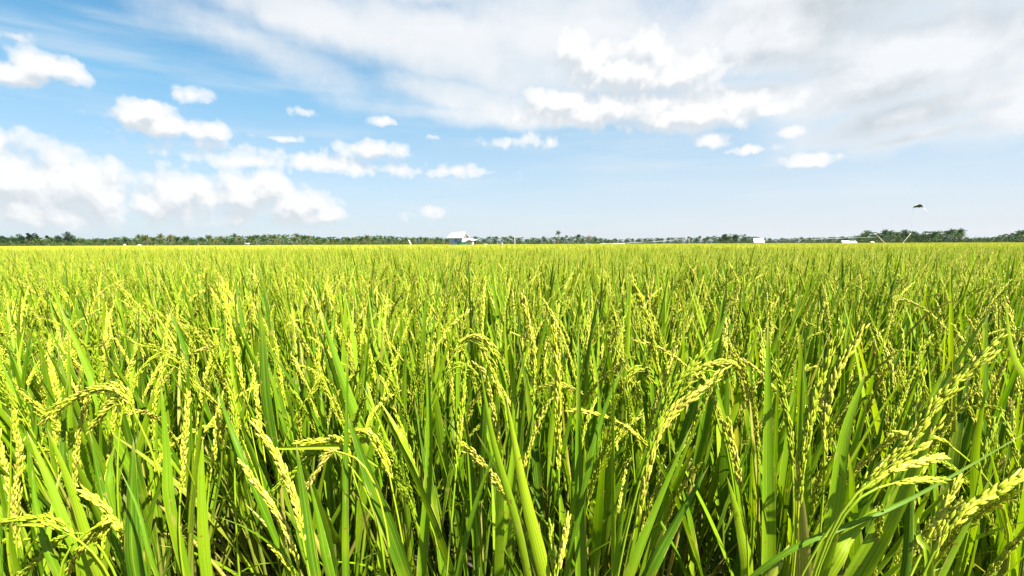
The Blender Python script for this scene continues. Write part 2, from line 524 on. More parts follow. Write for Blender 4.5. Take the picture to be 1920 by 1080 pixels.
B_, M_, D_ = .74, .52, .2      # leaf tints below: bright, middle, and deep green with shade painted in
HEROES = [
    (.46, 'rice plant with a broad deep green folded leaf standing upright near the bottom left',
     [([(256, 1090), (246, 950), (250, 822)], 42, .26), ([(300, 1090), (262, 960), (225, 880)], 12, .5)], []),
    (.52, 'rice plant with two pale broad leaves crossing and leaning left near the left edge',
     [([(187, 1085), (133, 920), (87, 800)], 25, .82), ([(147, 1040), (93, 907), (50, 807)], 23, .7), ([(227, 1050), (190, 920), (167, 803)], 20, .25)],
     [([(247, 1067), (213, 973), (167, 930)], .2, 1.0)]),
    (.50, 'rice plant whose loose pale panicle sprays sideways out of the lower left corner',
     [([(20, 1060), (21, 900), (23, 700)], 7, .9), ([(110, 1080), (70, 960), (60, 880)], 20, .5)],
     [([(150, 1015), (110, 990), (50, 972), (-15, 982)], .7, 1.15), ([(160, 1000), (178, 990), (150, 1030), (125, 1075)], .3, 1.1), ([(140, 1000), (115, 1010), (70, 1050), (25, 1085)], .2, 1.1)]),
    (.62, 'rice plant with a panicle arching left over dark leaves, mid height at the left edge',
     [([(130, 900), (120, 820), (128, 700)], 17, .2), ([(215, 960), (205, 880), (215, 835)], 16, .6)],
     [([(260, 790), (235, 745), (190, 735), (130, 750), (80, 785)], .55, 1.05), ([(225, 800), (228, 760), (200, 770), (170, 800)], .3, 1.0), ([(45, 907), (36, 850), (27, 780)], .1, 1.0)]),
    (.50, 'rice plant with two thick straight golden panicles side by side leaning left at the bottom',
     [([(593, 1085), (573, 953), (555, 828)], 30, .22), ([(620, 1085), (600, 990), (580, 900)], 22, .5)],
     [([(566, 1090), (545, 1015), (515, 957), (465, 885)], .08, 1.15), ([(575, 1050), (555, 950), (530, 880), (490, 812)], .1, 1.15), ([(560, 1090), (535, 1050), (515, 1030)], .05, 1.0)]),
    (.58, 'rice plant with a loose panicle fanning out to the left above two thick golden ones',
     [([(647, 1085), (647, 887), (653, 640)], 18, .18), ([(745, 1030), (690, 887), (648, 770)], 36, .12)],
     [([(660, 880), (645, 835), (610, 828), (560, 830)], .6, 1.05), ([(640, 860), (610, 845), (560, 875), (505, 925)], .5, 1.05), ([(645, 850), (625, 850), (590, 890), (575, 915)], .2, 1.0)]),
    (.60, 'rice plant with an upright narrow bright leaf beside slim panicles, lower left of centre',
     [([(389, 1085), (378, 920), (380, 820)], 26, .7), ([(320, 960), (312, 850), (302, 720)], 22, .55), ([(470, 900), (430, 800), (398, 700)], 16, .3)],
     [([(337, 947), (344, 850), (351, 748)], .05, .95), ([(393, 905), (402, 840), (412, 755)], .05, .95), ([(440, 860), (440, 800), (432, 710)], .08, 1.0)]),
    (.50, 'rice plant with a long broad bright ribbed leaf leaning left, bottom centre',
     [([(1025, 1095), (983, 920), (948, 740)], 38, .78), ([(975, 1010), (925, 830), (900, 690)], 19, .66), ([(867, 1045), (905, 910), (952, 792)], 15, .3)],
     [([(1041, 1090), (1036, 1040), (1033, 995)], .05, 1.0), ([(1043, 1085), (1052, 1040), (1064, 980)], .05, 1.0)]),
    (.58, 'rice plant with a bent pale leaf hanging across to the right, left of centre',
     [([(793, 1080), (807, 853), (800, 640)], 30, .50), ([(655, 838), (690, 860), (790, 932)], 13, .8), ([(722, 1085), (714, 1000), (706, 920)], 23, .72), ([(767, 860), (740, 800), (712, 752)], 15, .78)],
     [([(737, 925), (722, 860), (700, 820), (675, 812)], .3, 1.0), ([(853, 905), (862, 800), (870, 690)], .05, .95)]),
    (.56, 'rice plant with two tall straight upright leaves and a slim vertical panicle, right of centre',
     [([(1090, 1090), (1085, 887), (1085, 615)], 30, .42), ([(1152, 1090), (1151, 860), (1150, 690)], 15, .72), ([(1100, 900), (1130, 780), (1165, 690)], 14, .35)],
     [([(1048, 915), (1046, 810), (1046, 720), (1040, 635)], .1, 1.05)]),
    (.50, 'rice plant with a long dense golden panicle leaning right among deep leaves, right of centre',
     [([(1180, 1090), (1230, 960), (1300, 790)], 30, .5), ([(1205, 1095), (1260, 990), (1330, 870)], 34, .28), ([(1150, 1090), (1165, 960), (1185, 850)], 16, .6)],
     [([(1190, 990), (1215, 880), (1245, 800), (1330, 715)], .1, 1.2), ([(1200, 900), (1230, 800), (1262, 730), (1320, 660)], .1, 1.0)]),
    (.55, 'rice plant with broad bright upright leaves beside a thin drooping panicle, lower right',
     [([(1403, 1085), (1388, 987), (1362, 890)], 30, .75), ([(1437, 1060), (1437, 830), (1440, 590)], 36, .48), ([(1493, 1060), (1498, 860), (1505, 660)], 22, .5)],
     [([(1392, 940), (1380, 870), (1366, 800)], .2, .95), ([(1487, 910), (1480, 800), (1458, 700)], .05, .95)]),
    (.47, 'rice plant with a very broad sunlit leaf sweeping up to the right, lower right',
     [([(1600, 1095), (1697, 920), (1790, 690)], 52, .72), ([(1540, 1085), (1590, 1005), (1655, 945)], 46, .82), ([(1553, 1010), (1582, 820), (1625, 690)], 34, .62), ([(1440, 1095), (1462, 1050), (1480, 1020)], 22, .9)],
     [([(1495, 980), (1503, 870), (1525, 760), (1560, 655)], .12, 1.1), ([(1545, 880), (1547, 790), (1565, 710), (1605, 640)], .12, 1.1)]),
    (.42, 'rice plant with a thick long panicle curving up right and pale side branches',
     [([(1697, 1095), (1710, 887), (1718, 752)], 23, .14)],
     [([(1575, 965), (1625, 905), (1690, 845), (1745, 765), (1860, 650)], .25, 1.1), ([(1640, 900), (1680, 880), (1720, 868), (1756, 858)], .05, .95), ([(1645, 915), (1680, 905), (1720, 900), (1758, 900)], .05, .95)]),
    (.40, 'rice plant with the thickest panicle bowing out of the lower right corner',
     [([(1493, 1025), (1697, 940), (1935, 805)], 13, .3), ([(1740, 1095), (1722, 1010), (1722, 970)], 18, .7)],
     [([(1725, 1090), (1780, 985), (1860, 925), (1940, 872)], .06, 1.25), ([(1740, 1010), (1765, 960), (1790, 910)], .05, 1.0)]),
    (.60, 'rice plant with narrow leaves and hanging golden panicles at the right edge',
     [([(1905, 1080), (1880, 940), (1850, 820)], 15, .7), ([(1830, 960), (1830, 850), (1850, 720)], 24, .66), ([(1935, 760), (1900, 660), (1885, 560)], 16, .8)],
     [([(1833, 910), (1845, 850), (1865, 795)], .05, .95), ([(1800, 850), (1770, 830), (1730, 818), (1690, 812)], .15, 1.0), ([(1890, 1060), (1895, 980), (1915, 880)], .1, 1.0)]),
    (.85, 'rice plant with a tall broad leaf leaning left behind the front row, left of centre',
     [([(690, 840), (640, 700), (600, 575)], 30, .66), ([(500, 760), (492, 640), (485, 560)], 20, .2), ([(200, 780), (165, 690), (110, 570)], 24, .74)],
     [([(560, 770), (590, 720), (598, 640)], .1, 1.0), ([(470, 800), (440, 650), (420, 560)], .15, 1.0)]),
    (.80, 'rice plant with a golden panicle arching over to the right, middle of the front rows',
     [([(960, 820), (962, 720), (965, 640)], 14, .85), ([(905, 800), (915, 700), (935, 600)], 18, .3)],
     [([(830, 700), (870, 640), (905, 660), (940, 745)], .2, 1.05), ([(1000, 760), (1000, 660), (985, 570)], .15, 1.0), ([(820, 740), (850, 690), (890, 700), (905, 740)], .6, 1.0)]),
    (.80, 'rice plant with crossing pale branches around one drooping panicle, right of the middle',
     [([(1290, 800), (1330, 680), (1370, 560)], 22, .3), ([(1320, 800), (1345, 640), (1360, 540)], 24, .45)],
     [([(1180, 780), (1175, 715), (1195, 695), (1215, 710)], .5, 1.0), ([(1260, 760), (1300, 700), (1350, 680), (1385, 690)], .5, 1.0), ([(1245, 750), (1220, 620), (1195, 545)], .1, 1.0)]),
]
hero_roots = [hero(d, l, lv, [(p if len(p) == 3 else (*p, 1.0)) for p in pn]) for d, l, lv, pn in HEROES]

# ------------------------------------------------------------------ rice: the 300 nearest plants as things, the rest of the crop as one object
VAR = []
for k in range(14):
    rg = np.random.default_rng(100 + k)
    fol, pans = rice_plant(rg, 'full')
    VAR.append((fol.mesh('foliage', LEAF), [p.mesh('panicle', GRAIN) for p in pans[:9]]))

pts = []
SP = .175
jj = 0
for iy in range(0, 120):
    y = .56 + iy * SP * .95
    xw = 1.10 * y + 1.2
    nx = int(xw / SP) + 1
    for ix in range(-nx, nx + 1):
        x = (ix + .5 * (iy % 2)) * SP
        pts.append((x + rng.normal(0, .045), y + rng.normal(0, .045)))
pts = np.array(pts)
vis = np.abs(pts[:, 0]) < 1.07 * pts[:, 1] + .25
dist = np.hypot(pts[:, 0], pts[:, 1])
hr = np.array(hero_roots)
close = np.min(np.hypot(pts[:, None, 0] - hr[None, :, 0], pts[:, None, 1] - hr[None, :, 1]), axis=1) < .10
ok = vis & ~close
order = np.argsort(np.where(ok, dist, 1e9))
near = order[:300 - len(HEROES)]
R_NEAR = dist[near[-1]]
GROUPN = 'rice plants nearest the camera'
for i in near:
    x, y = pts[i]
    v = random.randrange(len(VAR))
    e = empty('rice_plant', (x, y, 0), random.uniform(0, 6.283))
    e.scale = [random.uniform(.88, 1.06)] * 2 + [random.uniform(.90, 1.02) if y > 1.3 else random.uniform(.88, .98)]
    e.rotation_euler = (random.gauss(0, .05), random.gauss(0, .05), random.uniform(0, 6.283))
    tag(e, 'ordinary green rice plant with yellow panicles among many in the dense field front', 'rice plant', GROUPN)
    link(bpy.data.objects.new('foliage', VAR[v][0]), e)
    for pm in VAR[v][1]: link(bpy.data.objects.new('panicle', pm), e)

# templates for the rest of the crop
crop_col = bpy.data.collections.new('crop_templates')
NMID, NPAT, NFAR = 8, 5, 4
def tmpl(name, mb):
    o = bpy.data.objects.new(name, mb.mesh(name, [LEAF, GRAIN])); crop_col.objects.link(o)
for k in range(NMID):
    rg = np.random.default_rng(300 + k)
    fol, pans = rice_plant(rg, 'mid'); mb = MB(); mb.merge(fol)
    for p in pans:
        p.mi_q = [a * 0 + 1 for a in p.mi_q]; p.mi_t = [a * 0 + 1 for a in p.mi_t]; mb.merge(p)
    tmpl('a_%02d' % k, mb)
for k in range(NPAT):
    rg = np.random.default_rng(400 + k); mb = MB()
    for i in range(8):
        for j in range(8): coarse_plant(mb, rg, (i + .5) * .2 - .8 + rg.normal(0, .04), (j + .5) * .2 - .8 + rg.normal(0, .04), 12, 13, rg.uniform(.92, 1.04))
    tmpl('b_%02d' % k, mb)
for k in range(NFAR):
    rg = np.random.default_rng(500 + k); mb = MB()
    for i in range(16):
        for j in range(16): coarse_plant(mb, rg, (i + .5) * .4 - 3.2 + rg.normal(0, .08), (j + .5) * .4 - 3.2 + rg.normal(0, .08), 7, 9, rg.uniform(.95, 1.03), 2.3)
    tmpl('c_%02d' % k, mb)

FIELD_END = 300.0
HUT_Y = 120.0
hp0, hp1 = at(838, 460, HUT_Y), at(892, 460, HUT_Y)
def in_hut(x, y, m): return hp0[0] - m < x < hp1[0] + m and HUT_Y - m - .3 < y < HUT_Y + 5 + m
P_, I_, S_, Z_ = [], [], [], []
near_set = set(near.tolist())
for i in range(len(pts)):
    if i in near_set or pts[i, 1] > 15 or close[i]: continue
    if not ok[i] and dist[i] < 1.2: continue
    P_.append((*pts[i], 0)); I_.append(rng.integers(0, NMID)); S_.append(rng.uniform(.90, 1.03)); Z_.append(rng.uniform(0, 6.28))
y = 15.0 + .8
while y < 62:
    nx = int((1.12 * y + 4) / 1.6) + 1
    for ix in range(-nx, nx + 1):
        P_.append((ix * 1.6, y, 0)); I_.append(NMID + rng.integers(0, NPAT)); S_.append(rng.uniform(.96, 1.0)); Z_.append(rng.integers(0, 4) * math.pi / 2)
    y += 1.6
y += 2.4
while y < FIELD_END:
    nx = int((1.12 * y + 12) / 6.4) + 1
    for ix in range(-nx, nx + 1):
        if in_hut(ix * 6.4, y, 2.6): continue
        P_.append((ix * 6.4, y, 0)); I_.append(NMID + NPAT + rng.integers(0, NFAR)); S_.append(rng.uniform(.96, 1.0)); Z_.append(rng.integers(0, 4) * math.pi / 2)
    y += 6.4
me = bpy.data.meshes.new('rice_crop')
me.vertices.add(len(P_)); me.vertices.foreach_set('co', np.array(P_, np.float32).ravel())
for nm, tp, arr in (('pick', 'INT', np.array(I_, np.int32)), ('sc', 'FLOAT', np.array(S_, np.float32)), ('rz', 'FLOAT', np.array(Z_, np.float32))):
    me.attributes.new(nm, tp, 'POINT').data.foreach_set('value', arr)
crop = link(bpy.data.objects.new('rice_crop', me))
tag(crop, 'yellow green ripening rice crop stretching away to the distant trees', 'crop', kind='stuff')
gn = bpy.data.node_groups.new('crop_scatter', 'GeometryNodeTree')
gn.interface.new_socket('Geometry', in_out='INPUT', socket_type='NodeSocketGeometry')
gn.interface.new_socket('Geometry', in_out='OUTPUT', socket_type='NodeSocketGeometry')
g = NT(gn)
gi = g.n('NodeGroupInput'); go = g.n('NodeGroupOutput')
ci = g.n('GeometryNodeCollectionInfo', transform_space='ORIGINAL'); ci.inputs['Collection'].default_value = crop_col
ci.inputs['Separate Children'].default_value = True; ci.inputs['Reset Children'].default_value = True
na = lambda nm, t: g.n('GeometryNodeInputNamedAttribute', {'Name': nm}, data_type=t).outputs[0]
rot = g.n('ShaderNodeCombineXYZ', {2: na('rz', 'FLOAT')})
iop = g.n('GeometryNodeInstanceOnPoints', {'Points': gi.outputs[0], 'Instance': ci.outputs[0], 'Pick Instance': True, 'Instance Index': na('pick', 'INT'),
                                           'Rotation': rot.outputs[0], 'Scale': na('sc', 'FLOAT')})
gn.links.new(iop.outputs[0], go.inputs[0])
crop.modifiers.new('scatter', 'NODES').node_group = gn

# ------------------------------------------------------------------ ground
m, nt, out = new_mat('paddy_soil'); k = NT(nt)
geo = k.n('ShaderNodeNewGeometry').outputs['Position']
n1 = k.n('ShaderNodeTexNoise', {'Vector': geo, 'Scale': 6.0, 'Detail': 8.0}).outputs[0]
soil = k.mix(k.sstep(n1, .35, .7), (.035, .026, .015), (.075, .058, .032))
n2 = k.n('ShaderNodeTexNoise', {'Vector': geo, 'Scale': .03, 'Detail': 6.0}).outputs[0]
dry = k.mix(k.sstep(n2, .4, .65), (.09, .12, .03), (.22, .17, .09))
yy = k.n('ShaderNodeSeparateXYZ', {0: geo}).outputs[1]
col = k.mix(k.sstep(yy, FIELD_END - 15, FIELD_END), soil, dry)
bs = k.n('ShaderNodeBsdfPrincipled', {'Base Color': col, 'Roughness': .8})
bp = k.n('ShaderNodeBump', {'Height': n1, 'Strength': .6, 'Distance': .03}); nt.links.new(bp.outputs[0], bs.inputs['Normal'])
nt.links.new(bs.outputs[0], out.inputs[0])
SOIL = m
mb = MB()
mb.add([(-4000, -200, 0), (4000, -200, 0), (4000, 5000, 0), (-4000, 5000, 0)], [(0, 1, 2, 3)])
tag(mb.obj('ground', SOIL, smooth=False), kind='structure')

# ------------------------------------------------------------------ palms and trees
def frond(mb, base, phi, th0, th1, L, rg, tint, nl=11):
    P = arc(base, phi, th0, th1, L, 8, 1.2)
    mb.tube(P, np.linspace(.06, .02, 8), n=3, tint=max(0, tint - .1), cap=False)
    F = smooth_poly(P, nl * 1 + 2); T = tang(F)
    sd = np.cross(T, [0, 0, 1.0]); sd /= np.linalg.norm(sd, axis=1)[:, None] + 1e-9
    for j in range(1, nl + 2):
        ll = L * .23 * math.sin(math.pi * min(1, (.12 + j / (nl + 2)) * .88)) + .12
        for s in (-1, 1):
            d = sd[j] * s * .75 + T[j] * .5 + np.array([0, 0, -.55 - .3 * rg.random()])
            d /= np.linalg.norm(d)
            w = T[j] * L / nl * .36
            a = F[j]
            mb.add([a - w, a + w, a + d * ll + w * .4, a + d * ll - w * .3], [(0, 1, 2, 3)], tint=np.clip(tint + rg.normal(0, .06), 0, 1))


def palm_meshes(seed, h, nf, lean, dt=0.0):
    rg = np.random.default_rng(seed)
    tr = MB(); cr = MB()
    phi = rg.uniform(0, 6.28)
    P = arc((0, 0, -.2), phi, lean, lean * .2, h, 9, 1.0)
    tr.tube(P, np.linspace(.24, .13, 9), n=7)
    top = P[-1]
    for k in range(nf):
        f = k / nf
        th0 = .05 + 2.0 * f + rg.uniform(-.12, .12)
        t = .38 + dt + .25 * rg.normal() * .5 + (.25 if f > .8 else 0)
        frond(cr, top, k * 2.4 + rg.uniform(-.2, .2), th0, min(th0 + rg.uniform(.5, 1.1), 2.9), rg.uniform(2.9, 4.0), rg, np.clip(t, 0, 1))
    for k in range(6):
        a = rg.uniform(0, 6.28); c = top + np.array([.3 * math.cos(a), .3 * math.sin(a), -.35])
        V = np.array([(0, 0, .18), (.16, 0, 0), (0, .16, 0), (-.16, 0, 0), (0, -.16, 0), (0, 0, -.18)]) + c
        cr.add(V, None, [(0, 1, 2), (0, 2, 3), (0, 3, 4), (0, 4, 1), (5, 2, 1), (5, 3, 2), (5, 4, 3), (5, 1, 4)], tint=.85)
    H = top[2] + 3.0
    return tr.mesh('trunk', BARK), cr.mesh('crown', PALM), H


PV = [palm_meshes(700 + k, [8.5, 10, 7.0, 11, 9, 5.0, 3.0, 1.6][k], [24, 26, 22, 24, 20, 22, 18, 16][k], [.08, .15, .22, .1, .02, .12, .2, .1][k]) for k in range(8)]

PV += [palm_meshes(720 + k, [8.5, 10, 7.0, 9, 5.0, 3.0][k], [24, 26, 22, 24, 20, 18][k], [.08, .15, .22, .1, .02, .12][k], .27) for k in range(6)]  # left grove crowns again, sunlit look put into a lighter olive tint
TOPX = [0, 60, 150, 200, 260, 310, 350, 480, 560, 640, 700, 760, 850, 900, 950, 1000, 1085, 1110, 1160, 1250, 1330, 1355, 1400, 1440, 1560, 1605, 1622, 1670, 1720, 1760, 1797, 1803, 1850, 1880, 1900, 1940]
TOPY = [446, 446, 447, 447, 444, 441, 446, 440, 440, 446, 442, 446, 447, 446, 444, 447, 442, 446, 448, 447, 445, 440, 441, 448, 446, 443, 434, 434, 435, 434, 431, 446, 447, 440, 434, 432]
DX = [0, 480, 850, 900, 1000, 1110, 1160, 1330, 1355, 1410, 1450, 1600, 1620, 1800, 1806, 1870, 1895, 1940]
DY = [430, 440, 480, 620, 640, 600, 760, 700, 520, 540, 780, 640, 400, 400, 580, 540, 410, 400]
TOPY = [t - 1.8 for t in TOPY]
def hor(px): return HORIZON + (960 - px) * math.tan(ROLL)


def stretch(px):
    if px < 240: return 'coconut palm in the tree line at the far left, beside the rounded dark trees', 'palms at the far left'
    if px < 640: return 'sunlit olive coconut palm in the long grove left of the white roofed hut', 'palms of the long left grove'
    if px < 895: return 'dark coconut palm in the grove close behind the white roofed hut', 'palms behind the hut'
    if px < 1130: return 'coconut palm in the uneven tree line between the hut and the white ribbon', 'palms right of the hut'
    if px < 1330: return 'tiny hazy coconut palm in the lowest, farthest part of the tree line', 'palms of the farthest tree line'
    if px < 1615: return 'small coconut palm in the tree line around the white sheds, right of centre', 'palms around the white sheds'
    if px < 1803: return 'tall coconut palm in the dark grove under the flying kite', 'palms under the kite'
    return 'coconut palm in the tree line at the right edge, past the dark grove', 'palms at the right edge'


def put_palm(px, Y, topy, label, group, v=None):
    h = (hor(px) - topy) * Y / FPX + EYE[2]
    if v is None:
        v = min(range(8, 14) if 140 < px < 890 and random.random() < .8 else range(8), key=lambda i: abs(PV[i][2] - h) + random.uniform(0, 4.0))
    sc = h / PV[v][2]
    g = at(px, hor(px), Y)
    e = empty('coconut_palm', (g[0], Y, 0), random.uniform(0, 6.28))
    e.scale = (sc * random.uniform(.9, 1.1),) * 2 + (sc,)
    tag(e, label, 'palm tree', group)
    link(bpy.data.objects.new('trunk', PV[v][0]), e); link(bpy.data.objects.new('crown', PV[v][1]), e)
    return e


put_palm(1047, 560, 433.5, 'tall lone coconut palm rising above the tree line right of the hut', None, v=3)
put_palm(1085, 600, 440, 'full headed coconut palm standing between the tall lone palm and a brownish bush', None, v=1)
put_palm(1797, 400, 429, 'coconut palm at the right end of the dark grove, the tallest of that grove', None, v=0)
put_palm(1690, 400, 431, 'coconut palm with a spiky crown left of the kite line, above the leaning bamboo stakes', None, v=1)
put_palm(1622, 470, 431.5, 'thin coconut palm at the left end of the dark grove under the kite', None, v=4)
n_palm = 0
xs = np.linspace(-12, 1932, 150)
for row in range(2):
    for x in xs:
        px = x + random.uniform(-7, 7) + row * 6
        if row and n_palm >= 292: break
        Y = np.interp(px, DX, DY) + row * 16 + random.uniform(-8, 8)
        ty = np.interp(px, TOPX, TOPY); hz = hor(px)
        f = random.uniform(.62, 1.1) if row else random.uniform(.42, .95)
        if 150 < px < 900 and row == 0 and random.random() < .35: f = random.uniform(.3, .55)
        put_palm(px, Y - (30 if row == 0 else 0), hz - (hz - ty) * f, *stretch(px)); n_palm += 1
# the rest of the grove: one far mass behind the palms one can tell apart
gm = MB()
rg = np.random.default_rng(77)
for x in np.linspace(-60, 1980, 560):
    px = x + rg.uniform(-4, 4)
    Y = np.interp(px, DX, DY) + 40 + rg.uniform(0, 30)
    hz = hor(px); h = ((hz - np.interp(px, TOPX, TOPY)) * rg.uniform(.55, .9)) * Y / FPX + 1.4
    gx = at(px, hz, Y)[0]
    for k in range(24):
        frond(gm, (gx, Y + rg.uniform(-3, 3), max(.8, h - 1.5 - (k % 4) * h * .22)), rg.uniform(0, 6.28), rg.uniform(.2, 1.4), rg.uniform(1.6, 2.6), rg.uniform(3, 4.5), rg, np.clip(rg.normal(.25, .12), 0, 1), nl=4)
tag(gm.obj('palm_grove', PALM), 'dense far mass of palm fronds filling the tree line behind the nearer palms', 'grove', kind='stuff')

# undergrowth and dry scrub along the foot of the trees
um = MB(); rg = np.random.default_rng(78)
NU = 3800
for i in range(NU):
    px = rg.uniform(-40, 1960)
    Y = np.interp(px, DX, DY) - 45 + rg.uniform(-10, 25)
    gx = at(px, hor(px), Y)[0]
    left = px < 900
    h = (rg.uniform(1.2, 5.2) if left else rg.uniform(1.5, 6.5))
    base_t = np.clip(rg.normal(.42, .22) if left else rg.normal(.25, .16), 0, 1)
    if rg.random() < (.16 if left else .06): base_t = rg.uniform(.8, 1.0); h *= .6
    n = 14
    c = np.stack([gx + rg.normal(0, h * .45, n), Y + rg.normal(0, h * .3, n), np.abs(rg.normal(h * .5, h * .28, n))], 1)
    for q in c:
        a, b = rg.normal(size=3), rg.normal(size=3)
        a *= rg.uniform(.3, .6) / np.linalg.norm(a); b *= rg.uniform(.25, .5) / np.linalg.norm(b)
        um.add([q - a, q - b, q + a, q + b], [(0, 1, 2, 3)], tint=np.clip(base_t + rg.normal(0, .08), 0, 1))
tag(um.obj('undergrowth', SCRUB), 'low olive and brown scrub along the foot of the far trees', 'undergrowth', kind='stuff')


def leafy_tree(px, Y, topy, wpx, label, tint=.35, mat=None, n=2600, seed=0, clumps=13):
    rg = np.random.default_rng(seed)
    g = at(px, hor(px), Y); h = (hor(px) - topy) * Y / FPX + EYE[2]; w = wpx * Y / FPX
    e = empty('leafy_tree', (g[0], Y, 0)); tag(e, label, 'tree')
    tr = MB()
    tr.tube([(0, 0, -.2), (.1, 0, h * .25), (-.1, .1, h * .5), (0, 0, h * .75)], [.35, .28, .2, .08], n=7)
    for k in range(6):
        a = k * 1.05 + rg.uniform(-.3, .3)
        tr.tube([(0, 0, h * .3 + .04 * k * h), (math.cos(a) * w * .2, math.sin(a) * w * .2, h * (.5 + .03 * k)), (math.cos(a) * w * .36, math.sin(a) * w * .3, h * (.62 + .03 * k))], [.14, .09, .03], n=5)
    tr.obj('trunk', BARK, e)
    cr = MB()
    for k in range(clumps):
        a = rg.uniform(0, 6.28); rr = rg.uniform(0, .36) * w
        z = rg.uniform(.25, .80) * h
        if k == 0: rr = 0; z = .84 * h
        rr *= min(1.0, 1.45 - z / h)
        c = np.array([math.cos(a) * rr, math.sin(a) * rr, z]); s = rg.uniform(.14, .24) * min(w, h)
        m_ = n // clumps
        d = rg.normal(size=(m_, 3)); d /= np.linalg.norm(d, axis=1)[:, None]
        q = c + d * (s * rg.uniform(.55, 1.05, m_))[:, None] * np.array([1.15, 1.15, .85])
        ct = tint + rg.normal(0, .12)
        for p in q:
            a_, b_ = rg.normal(size=3), rg.normal(size=3)
            a_ *= rg.uniform(.18, .4) / np.linalg.norm(a_); b_ *= rg.uniform(.15, .35) / np.linalg.norm(b_)
            cr.add([p - a_, p - b_, p + a_, p + b_], [(0, 1, 2, 3)], tint=np.clip(ct + rg.normal(0, .08), 0, 1))
    cr.obj('crown', mat or TREE, e)
    return e


leafy_tree(132, 430, 434.5, 26, 'dark rounded tree standing tallest in the far left tree line', .2, seed=1)
leafy_tree(112, 435, 442, 22, 'low dark shoulder of a tree left of the tallest far left tree', .2, seed=2)
leafy_tree(57, 435, 436, 14, 'dark narrow tree with a gap in its crown at the far left', .2, seed=3, clumps=6)
leafy_tree(70, 440, 437, 18, 'dark rounded tree right of the gap crowned tree at the far left', .22, seed=4)
leafy_tree(40, 432, 439, 16, 'smaller dome shaped green tree left of the gap crowned tree', .35, seed=5)
leafy_tree(8, 432, 442, 28, 'wide low dark tree at the left edge of the tree line', .25, seed=6)
leafy_tree(92, 428, 440.5, 8, 'slim dark tree between two rounded trees at the far left', .2, seed=7, clumps=5)
leafy_tree(60, 395, 452, 12, 'bright yellow green bush at the foot of the far left trees', .85, SCRUB, 600, 8, 5)
leafy_tree(100, 395, 453, 10, 'bright olive bush at the foot of the tallest far left tree', .7, SCRUB, 600, 9, 5)
leafy_tree(1103, 590, 442.5, 15, 'brownish rounded bushy tree right of the full headed palm', .78, SCRUB, 1100, 10, 7)
leafy_tree(1358, 520, 438.5, 14, 'dark rounded tree left of the white building with the flat front', .3, seed=11)
leafy_tree(1377, 520, 440, 14, 'dark leafy tree in the clump left of the white building, beside the rounded one', .35, seed=12)
leafy_tree(1740, 405, 440, 40, 'wide dark leafy tree low in the grove right of the kite line', .25, seed=13, n=2500)

# ------------------------------------------------------------------ the hut and smaller things along the field
WHITE = flat_mat('white_metal_roof', (.48, .48, .465), (.38, .37, .345), rough=.5)
BLUEGREY = flat_mat('blue_grey_boards', (.50, .54, .66), (.42, .46, .57))
BLUE = flat_mat('blue_shutter', (.10, .32, .70), (.08, .26, .58))
GREENP = flat_mat('pale_green_paint', (.42, .60, .42), (.34, .52, .36))
GREEND = flat_mat('green_paint', (.06, .32, .16))
CREAM = flat_mat('cream_wall', (.80, .76, .58), (.72, .68, .5))
WOODD = flat_mat('weathered_wood', (.20, .16, .12), (.12, .10, .08))
GREYC = flat_mat('grey_concrete', (.42, .41, .38), (.34, .33, .31))
BAMBOO = flat_mat('pale_bamboo', (.55, .50, .36), (.42, .38, .27))
PLASTIC = flat_mat('white_plastic', (.55, .57, .57), (.45, .47, .48), rough=.4, trans=.2)
GREYCLOTH = flat_mat('grey_cloth', (.12, .14, .15), (.09, .10, .11), trans=.05)


def W(px, py, Y): return at(px, py, Y)

c0 = W(842, 460, HUT_Y)
hut = empty('field_hut', (c0[0], HUT_Y, 0), R(-18))
tag(hut, 'small hut with white metal roof, blue grey wall and open porch, standing in the rice', 'hut')
mx = FPX / HUT_Y
w_m = 26 / mx            # main room width
p_m = 22 / mx            # porch width
zE = EYE[2] + (459 - 447.5) / mx; zR = EYE[2] + (459 - 438.8) / mx; dep = 3.2
b = MB()
b.box((0, .12, 0), (w_m, dep, zE))
for k in range(1, 9): b.box((k * w_m / 9 - .012, .09, .9), (k * w_m / 9 + .012, .12, zE))
b.obj('wall', BLUEGREY, hut, smooth=False)
r = MB()
# two roof slopes, ridge along x, thickness 6 cm, oversailing eaves
def slope(x0, x1, ya, za, yb, zb, x0b=None, x1b=None, t=.07):
    x0b = x0 if x0b is None else x0b; x1b = x1 if x1b is None else x1b
    V = [(x0, ya, za), (x1, ya, za), (x1b, yb, zb), (x0b, yb, zb)]
    V += [(a, b_, c + t) for a, b_, c in V]
    return V, [(0, 3, 2, 1), (4, 5, 6, 7), (0, 1, 5, 4), (1, 2, 6, 5), (2, 3, 7, 6), (3, 0, 4, 7)]
ym = dep * .5
V, Q = slope(-.32, w_m + .55, -.45, zE - .12, ym, zR, .1, w_m + .15); r.add(V, Q)
V, Q = slope(-.32, w_m + .55, dep + .45, zE - .12, ym + .002, zR, .1, w_m + .15); r.add(V, [q[::-1] for q in Q])
for k in range(12):
    x = -.25 + k * (w_m + .7) / 11
    f = lambda q: .1 + (x + .32) / (w_m + .87) * (w_m + .05)
    r.tube([(x, -.45, zE - .05), (f(x), ym, zR + .075)], .02, n=4)
rf = r.obj('roof', WHITE, hut, smooth=False)
rc = MB(); rc.tube([(.05, ym, zR + .09), (w_m + .2, ym, zR + .09)], .07, n=6); rc.obj('ridge_cap', WHITE, rf)
gb = MB(); gb.prism([(0, zE), (0, zE)], 0, 1) if False else None
